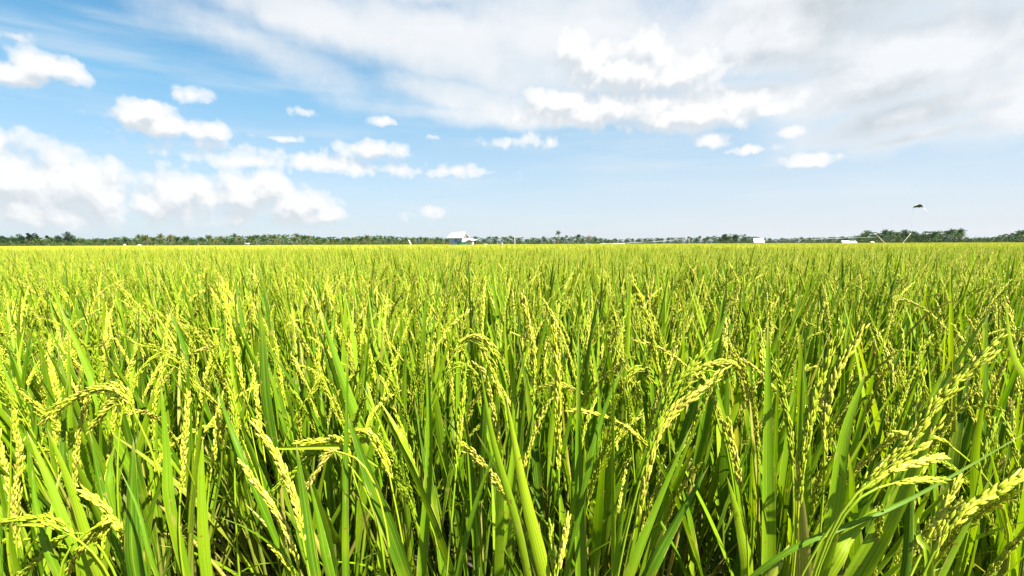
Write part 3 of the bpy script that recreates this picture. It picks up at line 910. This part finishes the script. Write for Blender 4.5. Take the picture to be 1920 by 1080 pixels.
for xg in (-.02, w_m + .02):
    gb.add([(xg, .2, zE), (xg, dep - .2, zE), (xg + (.12 if xg < 0 else .1), ym, zR - .06), (xg + .05, .2, zE), (xg + .05, dep - .2, zE), (xg + .17 if xg < 0 else xg + .15, ym, zR - .06)],
           [(0, 1, 4, 3), (1, 2, 5, 4), (2, 0, 3, 5)], [(0, 2, 1), (3, 4, 5)])
gb.obj('gable', WOODD, hut, smooth=False)
wn = MB(); wx = 13.5 / mx; wn.box((wx - .30, .05, zE - 1.0), (wx + .36, .085, zE - .16))
wf = wn.obj('window', BLUE, hut, smooth=False)
fr = MB()
for a in ((wx - .36, .04, zE - 1.06, wx - .30, zE - .10), (wx + .36, .04, zE - 1.06, wx + .42, zE - .10), (wx - .30, .04, zE - 1.06, wx + .36, zE - 1.0), (wx - .30, .04, zE - .16, wx + .36, zE - .10)):
    fr.box((a[0], a[1], a[2]), (a[3], a[1] + .075, a[4]))
fr.obj('frame', GREYC, wf, smooth=False)
bs_ = MB(); bs_.box((w_m * .62, .02, 0), (w_m - .01, .10, 1.75)); bs_.obj('green_panel', GREEND, hut, smooth=False)
pr = MB()
V, Q = slope(w_m + .58, w_m + p_m + .1, -.35, zE - .28, dep * .8, zE - .02, t=.06)
V = [(x, y_, z - (x - w_m) * .16) for x, y_, z in V]; pr.add(V, Q); pr.obj('porch_roof', WHITE, hut, smooth=False)
for fx in (.52, .93):
    po = MB(); x = w_m + p_m * fx; po.box((x - .05, 0.0, 0), (x + .05, .10, zE - .30 - p_m * fx * .16)); po.obj('post', CREAM, hut, smooth=False)
    po = MB(); po.box((x - .05, dep * .7, 0), (x + .05, dep * .7 + .1, zE - .14 - p_m * fx * .16)); po.obj('post', WOODD, hut, smooth=False)
pw = MB(); pw.box((w_m + .01, .03, 0), (w_m + p_m * .68, .12, EYE[2] + (459 - 457) / mx + .25)); pw.obj('porch_wall', GREENP, hut, smooth=False)
pw = MB(); pw.box((w_m + p_m * .70, .02, 0), (w_m + p_m * .96, .5, EYE[2] + (459 - 456) / mx + .2)); pw.obj('porch_block', CREAM, hut, smooth=False)
pw = MB(); pw.box((w_m + .02, dep * .72, 0), (w_m + p_m * .9, dep * .75, zE - .75)); pw.obj('back_wall', WOODD, hut, smooth=False)


def shed(px0, px1, ytop, ybot, Y, label, wall, roof, name='shed', cat='shed', pitch=.25, d=4.0, lower=None):
    x0, x1 = W(px0, 458, Y)[0], W(px1, 458, Y)[0]
    hz = hor((px0 + px1) / 2)
    z1 = EYE[2] + (hz - ytop) * Y / FPX; z0 = EYE[2] + (hz - ybot) * Y / FPX
    e = empty(name, ((x0 + x1) / 2, Y, 0)); tag(e, label, cat)
    hw = (x1 - x0) / 2
    ze = z1 - (z1 - z0) * (1 - pitch)
    b = MB(); b.box((-hw * .92, .3, 0), (hw * .92, d, z0)); b.obj('wall', wall, e, smooth=False)
    r = MB()
    for (ya, yb) in ((-.2, d * .5), (d + .5, d * .5 + .004)):
        V = [(-hw, ya, z0), (hw, ya, z0), (hw * .94, yb, z1 - .1), (-hw * .94, yb, z1 - .1)]
        V += [(a, q, c + .1) for a, q, c in V]
        Q = [(0, 3, 2, 1), (4, 5, 6, 7), (0, 1, 5, 4), (1, 2, 6, 5), (2, 3, 7, 6), (3, 0, 4, 7)]
        r.add(V, Q if ya < 1 else [q[::-1] for q in Q])
    rr = r.obj('roof', roof, e, smooth=False)
    dr = MB(); dr.box((-.5, .24, 0), (.5, .297, min(2.0, z0 * .9))); dr.obj('door', WOODD, e, smooth=False)
    return e


shed(456.5, 467.5, 456, 459.5, 400, 'small house with a white roof half hidden among the palms, far left of the hut', WOODD, WHITE, 'small_house', 'house')
shed(907, 914, 457.4, 459.6, 300, 'tiny shelter with a white rounded roof just right of the hut', WOODD, WHITE, 'small_shelter', 'shelter', d=2)
shed(1126, 1138, 456.5, 458.3, 430, 'low white roofed shed at the left end of the white ribbon', WOODD, WHITE)
shed(1149, 1172, 456.0, 458.0, 430, 'longer low white roofed shed behind the white ribbon', WOODD, WHITE)
shed(1413, 1433.5, 447.4, 454.6, 380, 'white building with a tall pale front standing alone right of centre', GREYC, WHITE, 'white_building', 'building')
shed(1579.5, 1595.5, 451.4, 456.4, 340, 'long white roofed shed in front of the dark grove, left of its smaller neighbour', WOODD, WHITE)
shed(1596.5, 1607.5, 452.0, 456.0, 345, 'short white roofed shed right beside the long one in front of the dark grove', WOODD, WHITE)
shed(1633, 1640, 452.6, 455.6, 345, 'tiny beige roofed shelter right of the white sheds, beside the leaning stake', WOODD, DRY, 'small_shelter', 'shelter', d=2)
shed(1338, 1346, 456.4, 457.6, 420, 'tiny white roofed shed left of the white building, low against dark trees', WOODD, WHITE)


def dome(px, wpx, ytop, Y, label, mat, name, cat):
    g = W(px, hor(px), Y); h = EYE[2] + (hor(px) - ytop) * Y / FPX; w = wpx * Y / FPX / 2
    rg = np.random.default_rng(int(px)); V = []; n = 12; Q = []; T = []
    for i, (z, r_) in enumerate(((0, 1), (.3, .97), (.6, .78), (.85, .45))):
        for j in range(n):
            a = j / n * 6.283; q = r_ * w * rg.uniform(.93, 1.07)
            V.append((q * math.cos(a), q * .8 * math.sin(a), z * h))
            if i < 3: Q.append((i * n + j, i * n + (j + 1) % n, (i + 1) * n + (j + 1) % n, (i + 1) * n + j))
    V.append((0, 0, h))
    for j in range(n): T.append((3 * n + j, 3 * n + (j + 1) % n, 4 * n))
    mb = MB(); mb.add(V, Q, T); o = mb.obj(name, mat); o.location = (g[0], Y, 0); tag(o, label, cat)


dome(261, 9, 458.5, 330, 'pale rounded heap at the field edge, left part of the far trees', CREAM, 'straw_heap', 'heap')
dome(234, 6, 457.5, 340, 'tan straw heap left of the pale rounded heap at the field edge', DRY, 'straw_heap', 'heap')

# bird scarers, stakes and ribbons
def stake(p0, p1, r, label, mat=BAMBOO, name='bamboo_stake', cat='stake'):
    mb = MB(); p0 = np.array(p0); p1 = np.array(p1)
    P = smooth_poly([p0, (p0 + p1) / 2 + np.array([.02, 0, .03]), p1], 9)
    rr = np.linspace(r, r * .7, 9); rr[[2, 4, 6]] *= 1.2
    mb.tube(P - p0, rr, n=7); o = mb.obj(name, mat); o.location = p0; tag(o, label, cat); return o


KY = 46.0
def gnd(px, py, Y):
    p = W(px, py, Y); return p
sa = W(1690, 459, KY); sb = W(1708, 437, KY)
sa0 = sa + (sa - sb) / (sb[2] - sa[2]) * sa[2]
stake(sa0, sb, .026, 'pale bamboo stake leaning right that holds the kite line')
ta = W(1661, 459, KY); tb = W(1643, 440, KY); ta0 = ta + (ta - tb) / (tb[2] - ta[2]) * ta[2]
stake(ta0, tb, .022, 'pale bamboo stake leaning left at the right end of the white ribbon')
# kite: a curved sail with ribs and a pale tail, on a thin line tied to the stake
kz = [W(x, y_, KY) for x, y_ in ((1713.5, 387.5), (1718, 385.0), (1724, 385.2), (1730, 388.5), (1735, 392.5), (1739.5, 396.5))]
ko = kz[0]
kite = empty('kite', ko); tag(kite, 'grey and white bird scaring kite flying on a thin line at the right', 'kite')
Pk = smooth_poly(kz, 13) - ko
wd = .82 * np.array([.14, .26, .32, .34, .32, .26, .20, .16, .15, .14, .13, .11, .05])
km = MB()
vs = []
for i in range(13):
    for j, s_ in enumerate((-1, -.5, 0, .5, 1)):
        vs.append(Pk[i] + (np.array([0, s_ * wd[i] * .9, -s_ * wd[i] * .42 - abs(s_) ** 2 * wd[i] * .2]) if i < 7 else np.array([0, s_ * wd[i] * 1.0, s_ * wd[i] * .75])))
top = np.array(vs); bot = top + np.array([0, 0, -.02])
def grid(a, b_, n): return [(i * 5 + j, i * 5 + j + 1, (i + 1) * 5 + j + 1, (i + 1) * 5 + j) for i in range(a, b_) for j in range(4)]
km.add(top, grid(0, 7, 5)); km.add(bot, [q[::-1] for q in grid(0, 7, 5)])
km.obj('sail', GREYCLOTH, kite)
km = MB(); km.add(top, grid(7, 12, 5)); km.add(bot, [q[::-1] for q in grid(7, 12, 5)])
km.obj('tail', PLASTIC, kite)
km = MB()
edge = Pk + np.array([0, 0, .035]); km.tube(edge[:10], .025, n=5); km.obj('spar', PLASTIC, kite)
km = MB(); km.tube(smooth_poly([np.zeros(3), W(1709.5, 418, KY) - ko, sb - ko], 10), .006, n=4); km.obj('line', GREYC, kite)

# white ribbons strung across the field
def ribbon(pxs, Y0, Y1, label, w=.05):
    n = len(pxs); P = [W(x, y_, Y0 + (Y1 - Y0) * i / (n - 1)) for i, (x, y_) in enumerate(pxs)]
    P = smooth_poly(P, 30); o0 = P[0].copy(); P = P - o0
    mb = MB(); T = tang(P); up = np.array([0, 0, 1.0]); rg = np.random.default_rng(int(pxs[0][0]))
    th = np.cumsum(rg.normal(0, .35, 30)) ; sd = np.cross(T, up); sd /= np.linalg.norm(sd, axis=1)[:, None]
    n_ = np.cross(sd, T); d = n_ * np.cos(th)[:, None] + sd * np.sin(th)[:, None]
    e_ = np.cross(T, d) * .0025
    V = np.stack([P + d * w + e_, P - d * w + e_, P - d * w - e_, P + d * w - e_], 1).reshape(-1, 3)
    i = np.arange(29) * 4; Q = np.concatenate([np.stack([i + j, i + (j + 1) % 4, i + 4 + (j + 1) % 4, i + 4 + j], 1) for j in range(4)])
    mb.add(V, Q); o = mb.obj('scare_ribbon', PLASTIC); o.location = o0; tag(o, label, 'ribbon')


ribbon([(1643, 445), (1610, 445.6), (1570, 447.0), (1500, 449.5), (1420, 451.0)], KY, 60, 'white plastic ribbon running left from the leaning stake under the kite', .028)
ribbon([(1285, 448), (1240, 452.2), (1200, 454.5), (1165, 456), (1100, 457.5)], 40, 52, 'white plastic ribbon sloping down to the left across the low tree line', .028)
st2 = W(1292, 447.3, 40)
stake((st2[0] + .05, 40, 0), st2, .02, 'thin bamboo stake at the upper end of the sloping white ribbon')
st3 = W(1100, 457, 52)
stake((st3[0], 52, 0), st3 + np.array([0, 0, .05]), .02, 'short thin bamboo stake at the lower end of the sloping white ribbon')
st4 = W(1420, 450.6, 60)
stake((st4[0], 60, 0), st4 + np.array([0, 0, .05]), .025, 'thin bamboo stake where the long white ribbon ends near the white building')
pp = W(965, 443.5, 110)
stake((pp[0], 110, 0), pp, .10, 'plain grey post standing alone in the field right of the hut', GREYC, 'field_post', 'post')
# white scare flag left of the hut
fy = 110.0
f0 = W(771, 461, fy); f1 = W(766, 449.5, fy)
fl = empty('scare_flag', (f0[0], fy, 0)); tag(fl, 'white cloth scare flag on a stick leaning left of the hut', 'flag')
mb = MB(); mb.tube([(0, 0, 0), np.array([f0[0], fy, f0[2]]) - np.array([f0[0], fy, 0]), f1 - np.array([f0[0], fy, 0])], .02, n=5); mb.obj('pole', BAMBOO, fl)
mb = MB(); a = f1 - np.array([f0[0], fy, 0]); b_ = W(770, 459, fy) - np.array([f0[0], fy, 0])
V = []
for i in range(7):
    p = a + (b_ - a) * i / 6; w_ = [.10, .22, .28, .30, .30, .26, .14][i]
    V += [p + np.array([-w_ * .3, -.03, 0]), p + np.array([w_ * .4, .04 * math.sin(i), 0]), p + np.array([w_, .05 * math.cos(i), -.05])]
V = np.array(V); V2 = V + np.array([0, .008, 0])
Q = [(i * 3 + j, i * 3 + j + 1, i * 3 + j + 4, i * 3 + j + 3) for i in range(6) for j in (0, 1)]
mb.add(V, Q); mb.add(V2, [q[::-1] for q in Q]); mb.obj('cloth', PLASTIC, fl)
# plastic bag on a stick
bx = W(942, 459, 110); sk = empty('scare_bag', (bx[0], 110, 0)); tag(sk, 'small white bag on a stick in the rice between the hut and the grey post', 'bag')
mb = MB(); mb.tube([(0, 0, 0), (0, 0, bx[2] - .1)], .015, n=5); mb.obj('stick', BAMBOO, sk)
mb = MB(); mb.tube([(0, 0, bx[2] - .2), (.02, 0, bx[2] - .1), (.0, 0, bx[2] + .1), (-.03, 0, bx[2] + .3), (0, 0, bx[2] + .42)], [.06, .15, .17, .12, .03], n=9); mb.obj('bag', PLASTIC, sk)

# ------------------------------------------------------------------ the air
m, nt, out = new_mat('haze_air'); k = NT(nt)
pv = k.n('ShaderNodeVolumePrincipled', {'Color': (.86, .93, 1.0, 1), 'Density': HAZE, 'Anisotropy': .2})
nt.links.new(pv.outputs[0], out.inputs['Volume'])
mb = MB(); mb.box((-1600, -120, -1), (1600, 1300, 32))
tag(mb.obj('haze', m, smooth=False), 'pale haze in the air over the field', 'haze', kind='stuff')

# ------------------------------------------------------------------ light
SUN_AZ, SUN_EL = R(127), R(52)         # azimuth clockwise from straight ahead
sd = bpy.data.lights.new('sun', 'SUN'); so = link(bpy.data.objects.new('sun', sd))
sd.energy = 5.0; sd.angle = R(.53); sd.color = (1.0, .95, .86)
v = Vector((math.sin(SUN_AZ) * math.cos(SUN_EL), math.cos(SUN_AZ) * math.cos(SUN_EL), math.sin(SUN_EL)))
so.rotation_euler = v.to_track_quat('Z', 'Y').to_euler(); so.location = (20, 0, 30)

# ------------------------------------------------------------------ sky with clouds
wd_ = bpy.data.worlds.new('World'); S.world = wd_; wd_.use_nodes = True; wd_.cycles.sampling_method = 'MANUAL'; wd_.cycles.sample_map_resolution = 512
nt = wd_.node_tree; nt.nodes.clear(); k = NT(nt)
SKY_STR = .05
outw = k.n('ShaderNodeOutputWorld'); bg = k.n('ShaderNodeBackground', {'Strength': SKY_STR})
nt.links.new(bg.outputs[0], outw.inputs[0])
sky = k.n('ShaderNodeTexSky', sky_type='NISHITA', sun_disc=False, sun_elevation=SUN_EL, sun_rotation=SUN_AZ, air_density=1.0, dust_density=.6, ozone_density=1.6)
dirn = k.n('ShaderNodeTexCoord').outputs['Generated']
sp = k.n('ShaderNodeSeparateXYZ', {0: dirn})
az = k.m('ARCTAN2', sp.outputs[0], sp.outputs[1])
el = k.m('ARCSINE', sp.outputs[2])
P0 = k.n('ShaderNodeCombineXYZ', {0: az, 1: el, 2: 0.0}).outputs[0]

def field_group(name, blobs, warp, wscale, namp, nscale, rough=.55, puff=0.0):
    gt = bpy.data.node_groups.new(name, 'ShaderNodeTree')
    gt.interface.new_socket('P', in_out='INPUT', socket_type='NodeSocketVector')
    gt.interface.new_socket('F', in_out='OUTPUT', socket_type='NodeSocketFloat')
    q = NT(gt); gi = q.n('NodeGroupInput'); go = q.n('NodeGroupOutput')
    P = gi.outputs[0]
    nz = q.n('ShaderNodeTexNoise', {'Vector': P, 'Scale': wscale, 'Detail': 4.0, 'Roughness': .6}).outputs['Color']
    wv = q.n('ShaderNodeVectorMath', {0: nz, 1: (.5, .5, .5)}, operation='SUBTRACT').outputs[0]
    P2 = q.n('ShaderNodeVectorMath', {0: wv, 1: (warp, warp * .7, 0), 2: P}, operation='MULTIPLY_ADD').outputs[0]
    acc = None
    for cx, cy, rx, ry, rot, w in blobs:
        a, e = azel(cx, cy)
        a1, _ = azel(cx + rx, cy); a0, _ = azel(cx - rx, cy); _, e1 = azel(cx, cy - ry); _, e0 = azel(cx, cy + ry)
        Pi = P2 if acc is None else q.n('ShaderNodeVectorMath', {0: acc, 1: (1e-8, 1e-8, 0), 2: P2}, operation='MULTIPLY_ADD').outputs[0]
        mp = q.n('ShaderNodeMapping', {'Vector': Pi, 'Location': (a, e, 0), 'Rotation': (0, 0, R(rot)), 'Scale': ((a1 - a0) / 2, (e1 - e0) / 2, 1)}, vector_type='TEXTURE').outputs[0]
        ln = q.n('ShaderNodeVectorMath', {0: mp}, operation='LENGTH').outputs['Value']
        f = q.m('MULTIPLY_ADD', ln, -w, w)
        acc = f if acc is None else q.m('SMOOTH_MAX', acc, f, .12)
    acc = q.m('MAXIMUM', acc, -1.0)
    if puff:
        vo = q.n('ShaderNodeTexVoronoi', {'Vector': P2, 'Scale': 34.0, 'Smoothness': .6, 'Detail': 1.5, 'Roughness': .6}, feature='SMOOTH_F1').outputs['Distance']
        acc = q.m('MULTIPLY_ADD', q.m('SUBTRACT', PUFF0, vo), puff, acc)
    n1 = q.n('ShaderNodeTexNoise', {'Vector': P, 'Scale': nscale, 'Detail': 6.0, 'Roughness': rough}).outputs[0]
    F = q.m('MULTIPLY_ADD', q.m('SUBTRACT', n1, .5), namp, acc)
    gt.links.new(F, go.inputs[0])
    return gt

CUM = [  # px centre, px radii, rotation, weight
    (10, 335, 120, 80, 0, 1), (110, 345, 95, 72, 0, 1), (175, 358, 70, 62, 0, 1), (60, 395, 210, 45, 0, .8), (-5, 265, 22, 30, 0, 1),
    (340, 372, 72, 55, 0, 1), (290, 385, 50, 42, 0, 1), (375, 355, 40, 40, 0, 1), (460, 370, 62, 55, 0, 1), (495, 355, 55, 42, 0, 1), (550, 388, 75, 40, 0, 1), (605, 405, 45, 18, 0, .9),
    (65, 118, 62, 36, 0, .9), (120, 132, 60, 28, 0, .8), (25, 140, 60, 26, 0, .8), (20, 70, 60, 16, 0, .45),
    (265, 218, 62, 30, 0, .9), (330, 238, 110, 24, 0, .85), (280, 205, 36, 18, 0, .9), (370, 182, 52, 20, 0, .6),
    (690, 282, 85, 20, 0, .75), (600, 308, 170, 22, 0, .6), (850, 322, 85, 13, 0, .55), (440, 302, 100, 22, 0, .6),
    (1520, 303, 60, 16, 0, .8), (1330, 263, 48, 17, 0, .65), (1410, 279, 42, 9, 0, .5),
    (570, 208, 24, 10, 0, .5), (715, 226, 28, 12, 0, .6), (520, 259, 52, 8, 0, .55), (810, 258, 25, 7, 0, .4), (980, 262, 90, 16, 0, .4),
    (800, 398, 40, 15, 0, .4), (640, 306, 320, 16, -3, .42), (420, 300, 120, 14, 0, .4),
    (1072, 100, 34, 42, 0, 1), (1115, 110, 52, 38, 0, 1), (1212, 95, 36, 46, 0, 1), (1180, 135, 130, 52, 0, 1), (1280, 145, 90, 42, 0, 1), (1050, 190, 80, 28, 0, .9),
    (1150, 205, 210, 38, 0, .8), (1320, 215, 190, 34, 0, .8), (1450, 205, 60, 20, 0, .8), (1485, 245, 34, 14, 0, .7),
]
SHEET = [
    (470, 70, 360, 60, -17, .38),
    (620, 40, 420, 75, -13, .75), (860, 95, 420, 90, -12, .9), (900, 190, 240, 50, -8, .8), (1050, 60, 320, 130, 0, .9), (1000, 215, 330, 36, 0, .75),
    (1450, 60, 420, 130, 0, 1), (1400, 190, 330, 55, 0, .9), (1720, 110, 420, 150, 10, 1), (1720, 215, 330, 62, 10, .95), (1720, 262, 200, 26, 8, .75), (1900, 215, 180, 60, 16, .9),
    (860, -80, 900, 130, 0, .9), (1700, -60, 700, 160, 0, 1),
]
CUM = [(x, y, rx * (1.38 if i < 12 else 1.22), ry * (1.38 if i < 12 else 1.25), r, min(1.0, w * 1.1)) for i, (x, y, rx, ry, r, w) in enumerate(CUM)]
gC = field_group('cumulus_field', CUM, .022, 26.0, .95, 21.0, .62, .48)
gC2 = field_group('cumulus_light_field', [c for c in CUM if c[5] >= .8], .022, 26.0, .95, 21.0, .5, .48)
gS = field_group('sheet_field', SHEET, .10, 6.0, .75, 7.0, .6)
def ev(gt, P):
    n = k.n('ShaderNodeGroup'); n.node_tree = gt; nt.links.new(P, n.inputs[0]); return n.outputs[0]
off = lambda dx, dy, prev: k.n('ShaderNodeVectorMath', {0: prev, 1: (1e-8, 1e-8, 0), 2: k.n('ShaderNodeVectorMath', {0: P0, 1: (dx, dy, 0)}, operation='ADD').outputs[0]}, operation='MULTIPLY_ADD').outputs[0]
fC = ev(gC, P0)
fC2 = ev(gC2, off(.010, .020, fC))
fS = ev(gS, off(0, 0, fC2))
fS2 = ev(gS, off(.03, .05, fS))

# clear sky: Nishita, made bluer overhead and pale with haze low down
st = 1 / (SKY_STR * 2 ** EXPO)
clear = k.mix(.74, sky.outputs[0], k.ramp(k.m('MULTIPLY', el, 1.6), [(0, tuple(c * st for c in (.56, .74, .88))), (.15, tuple(c * st for c in (.44, .69, .90))), (.4, tuple(c * st for c in (.16, .53, .83))), (.58, tuple(c * st for c in (.03, .31, .62)))]))
hazef = k.m('MULTIPLY', k.m('EXPONENT', k.m('MULTIPLY', k.m('MAXIMUM', el, 0.0), -13.0)), .8)
azf = k.sstep(az, -.9, .7)
hz_col = k.mix(azf, tuple(c * st for c in (.66, .76, .84)), tuple(c * st for c in (.80, .84, .89)))
c1 = k.mix(k.m('ADD', hazef, k.m('MULTIPLY', azf, .30), clamp=True), clear, hz_col)
# thin high streaks
sv = k.n('ShaderNodeMapping', {'Vector': P0, 'Rotation': (0, 0, R(-13)), 'Scale': (1.5, 12, 1)}, vector_type='POINT').outputs[0]
stn = k.n('ShaderNodeTexNoise', {'Vector': sv, 'Scale': 2.0, 'Detail': 6.0, 'Roughness': .55}).outputs[0]
c1 = k.mix(k.m('MULTIPLY', k.sstep(stn, .42, .80), .55), c1, tuple(c * st for c in (.80, .88, .94)))
# sheet
dS = k.sstep(fS, -.10, .52)
shS = k.m('ADD', k.m('MULTIPLY', k.m('SUBTRACT', fS, fS2), 1.6), .42, clamp=True)
det = k.n('ShaderNodeTexNoise', {'Vector': k.n('ShaderNodeMapping', {'Vector': P0, 'Rotation': (0, 0, R(14)), 'Scale': (2.2, 7, 1)}).outputs[0], 'Scale': 2.4, 'Detail': 7.0}).outputs[0]
det2 = k.n('ShaderNodeTexNoise', {'Vector': P0, 'Scale': 17.0, 'Detail': 6.0, 'Roughness': .6, 'Distortion': .4}).outputs[0]
shS2 = k.m('MULTIPLY_ADD', k.m('SUBTRACT', det2, .46), 1.5, k.m('MULTIPLY_ADD', k.m('SUBTRACT', det, .5), 2.2, shS), clamp=True)
thick = k.sstep(fS, .25, .85)
grey = k.mix(k.m('MULTIPLY', thick, k.sstep(az, .05, .5)), tuple(c * st for c in (.82, .88, .93)), tuple(c * st for c in (.585, .64, .68)))
cS = k.mix(shS2, grey, tuple(c * st for c in (.97, .98, .99)))
c2 = k.mix(k.m('MULTIPLY', dS, .90), c1, cS)
# cumulus
dC = k.m('MULTIPLY', k.m('MULTIPLY', k.sstep(fC, .03, .26), k.m('MULTIPLY_ADD', fC, 1.7, .12, clamp=True)), k.m('MULTIPLY_ADD', k.sstep(el, .0, .045), .85, .15))
shC = k.m('ADD', k.m('MULTIPLY', k.m('SUBTRACT', fC, fC2), 2.1), .56, clamp=True)
lowf = k.m('EXPONENT', k.m('MULTIPLY', k.m('MAXIMUM', el, 0.0), -16.0))
cC = k.mix(shC, tuple(c * st for c in (.72, .775, .825)), tuple(c * st for c in (1.03, 1.03, 1.02)))
cC = k.mix(k.m('MULTIPLY', lowf, .28), cC, hz_col)
c3 = k.mix(k.m('MULTIPLY', dC, .96), c2, cC)
nt.links.new(c3, bg.inputs['Color'])

# ------------------------------------------------------------------ render settings
S.view_settings.view_transform = 'Standard'
S.view_settings.look = 'None'
S.view_settings.exposure = EXPO
S.view_settings.gamma = 1.0
S.render.engine = 'CYCLES'
S.cycles.max_bounces = 5
S.cycles.diffuse_bounces = 2
S.cycles.transmission_bounces = 3
S.cycles.use_denoising = True
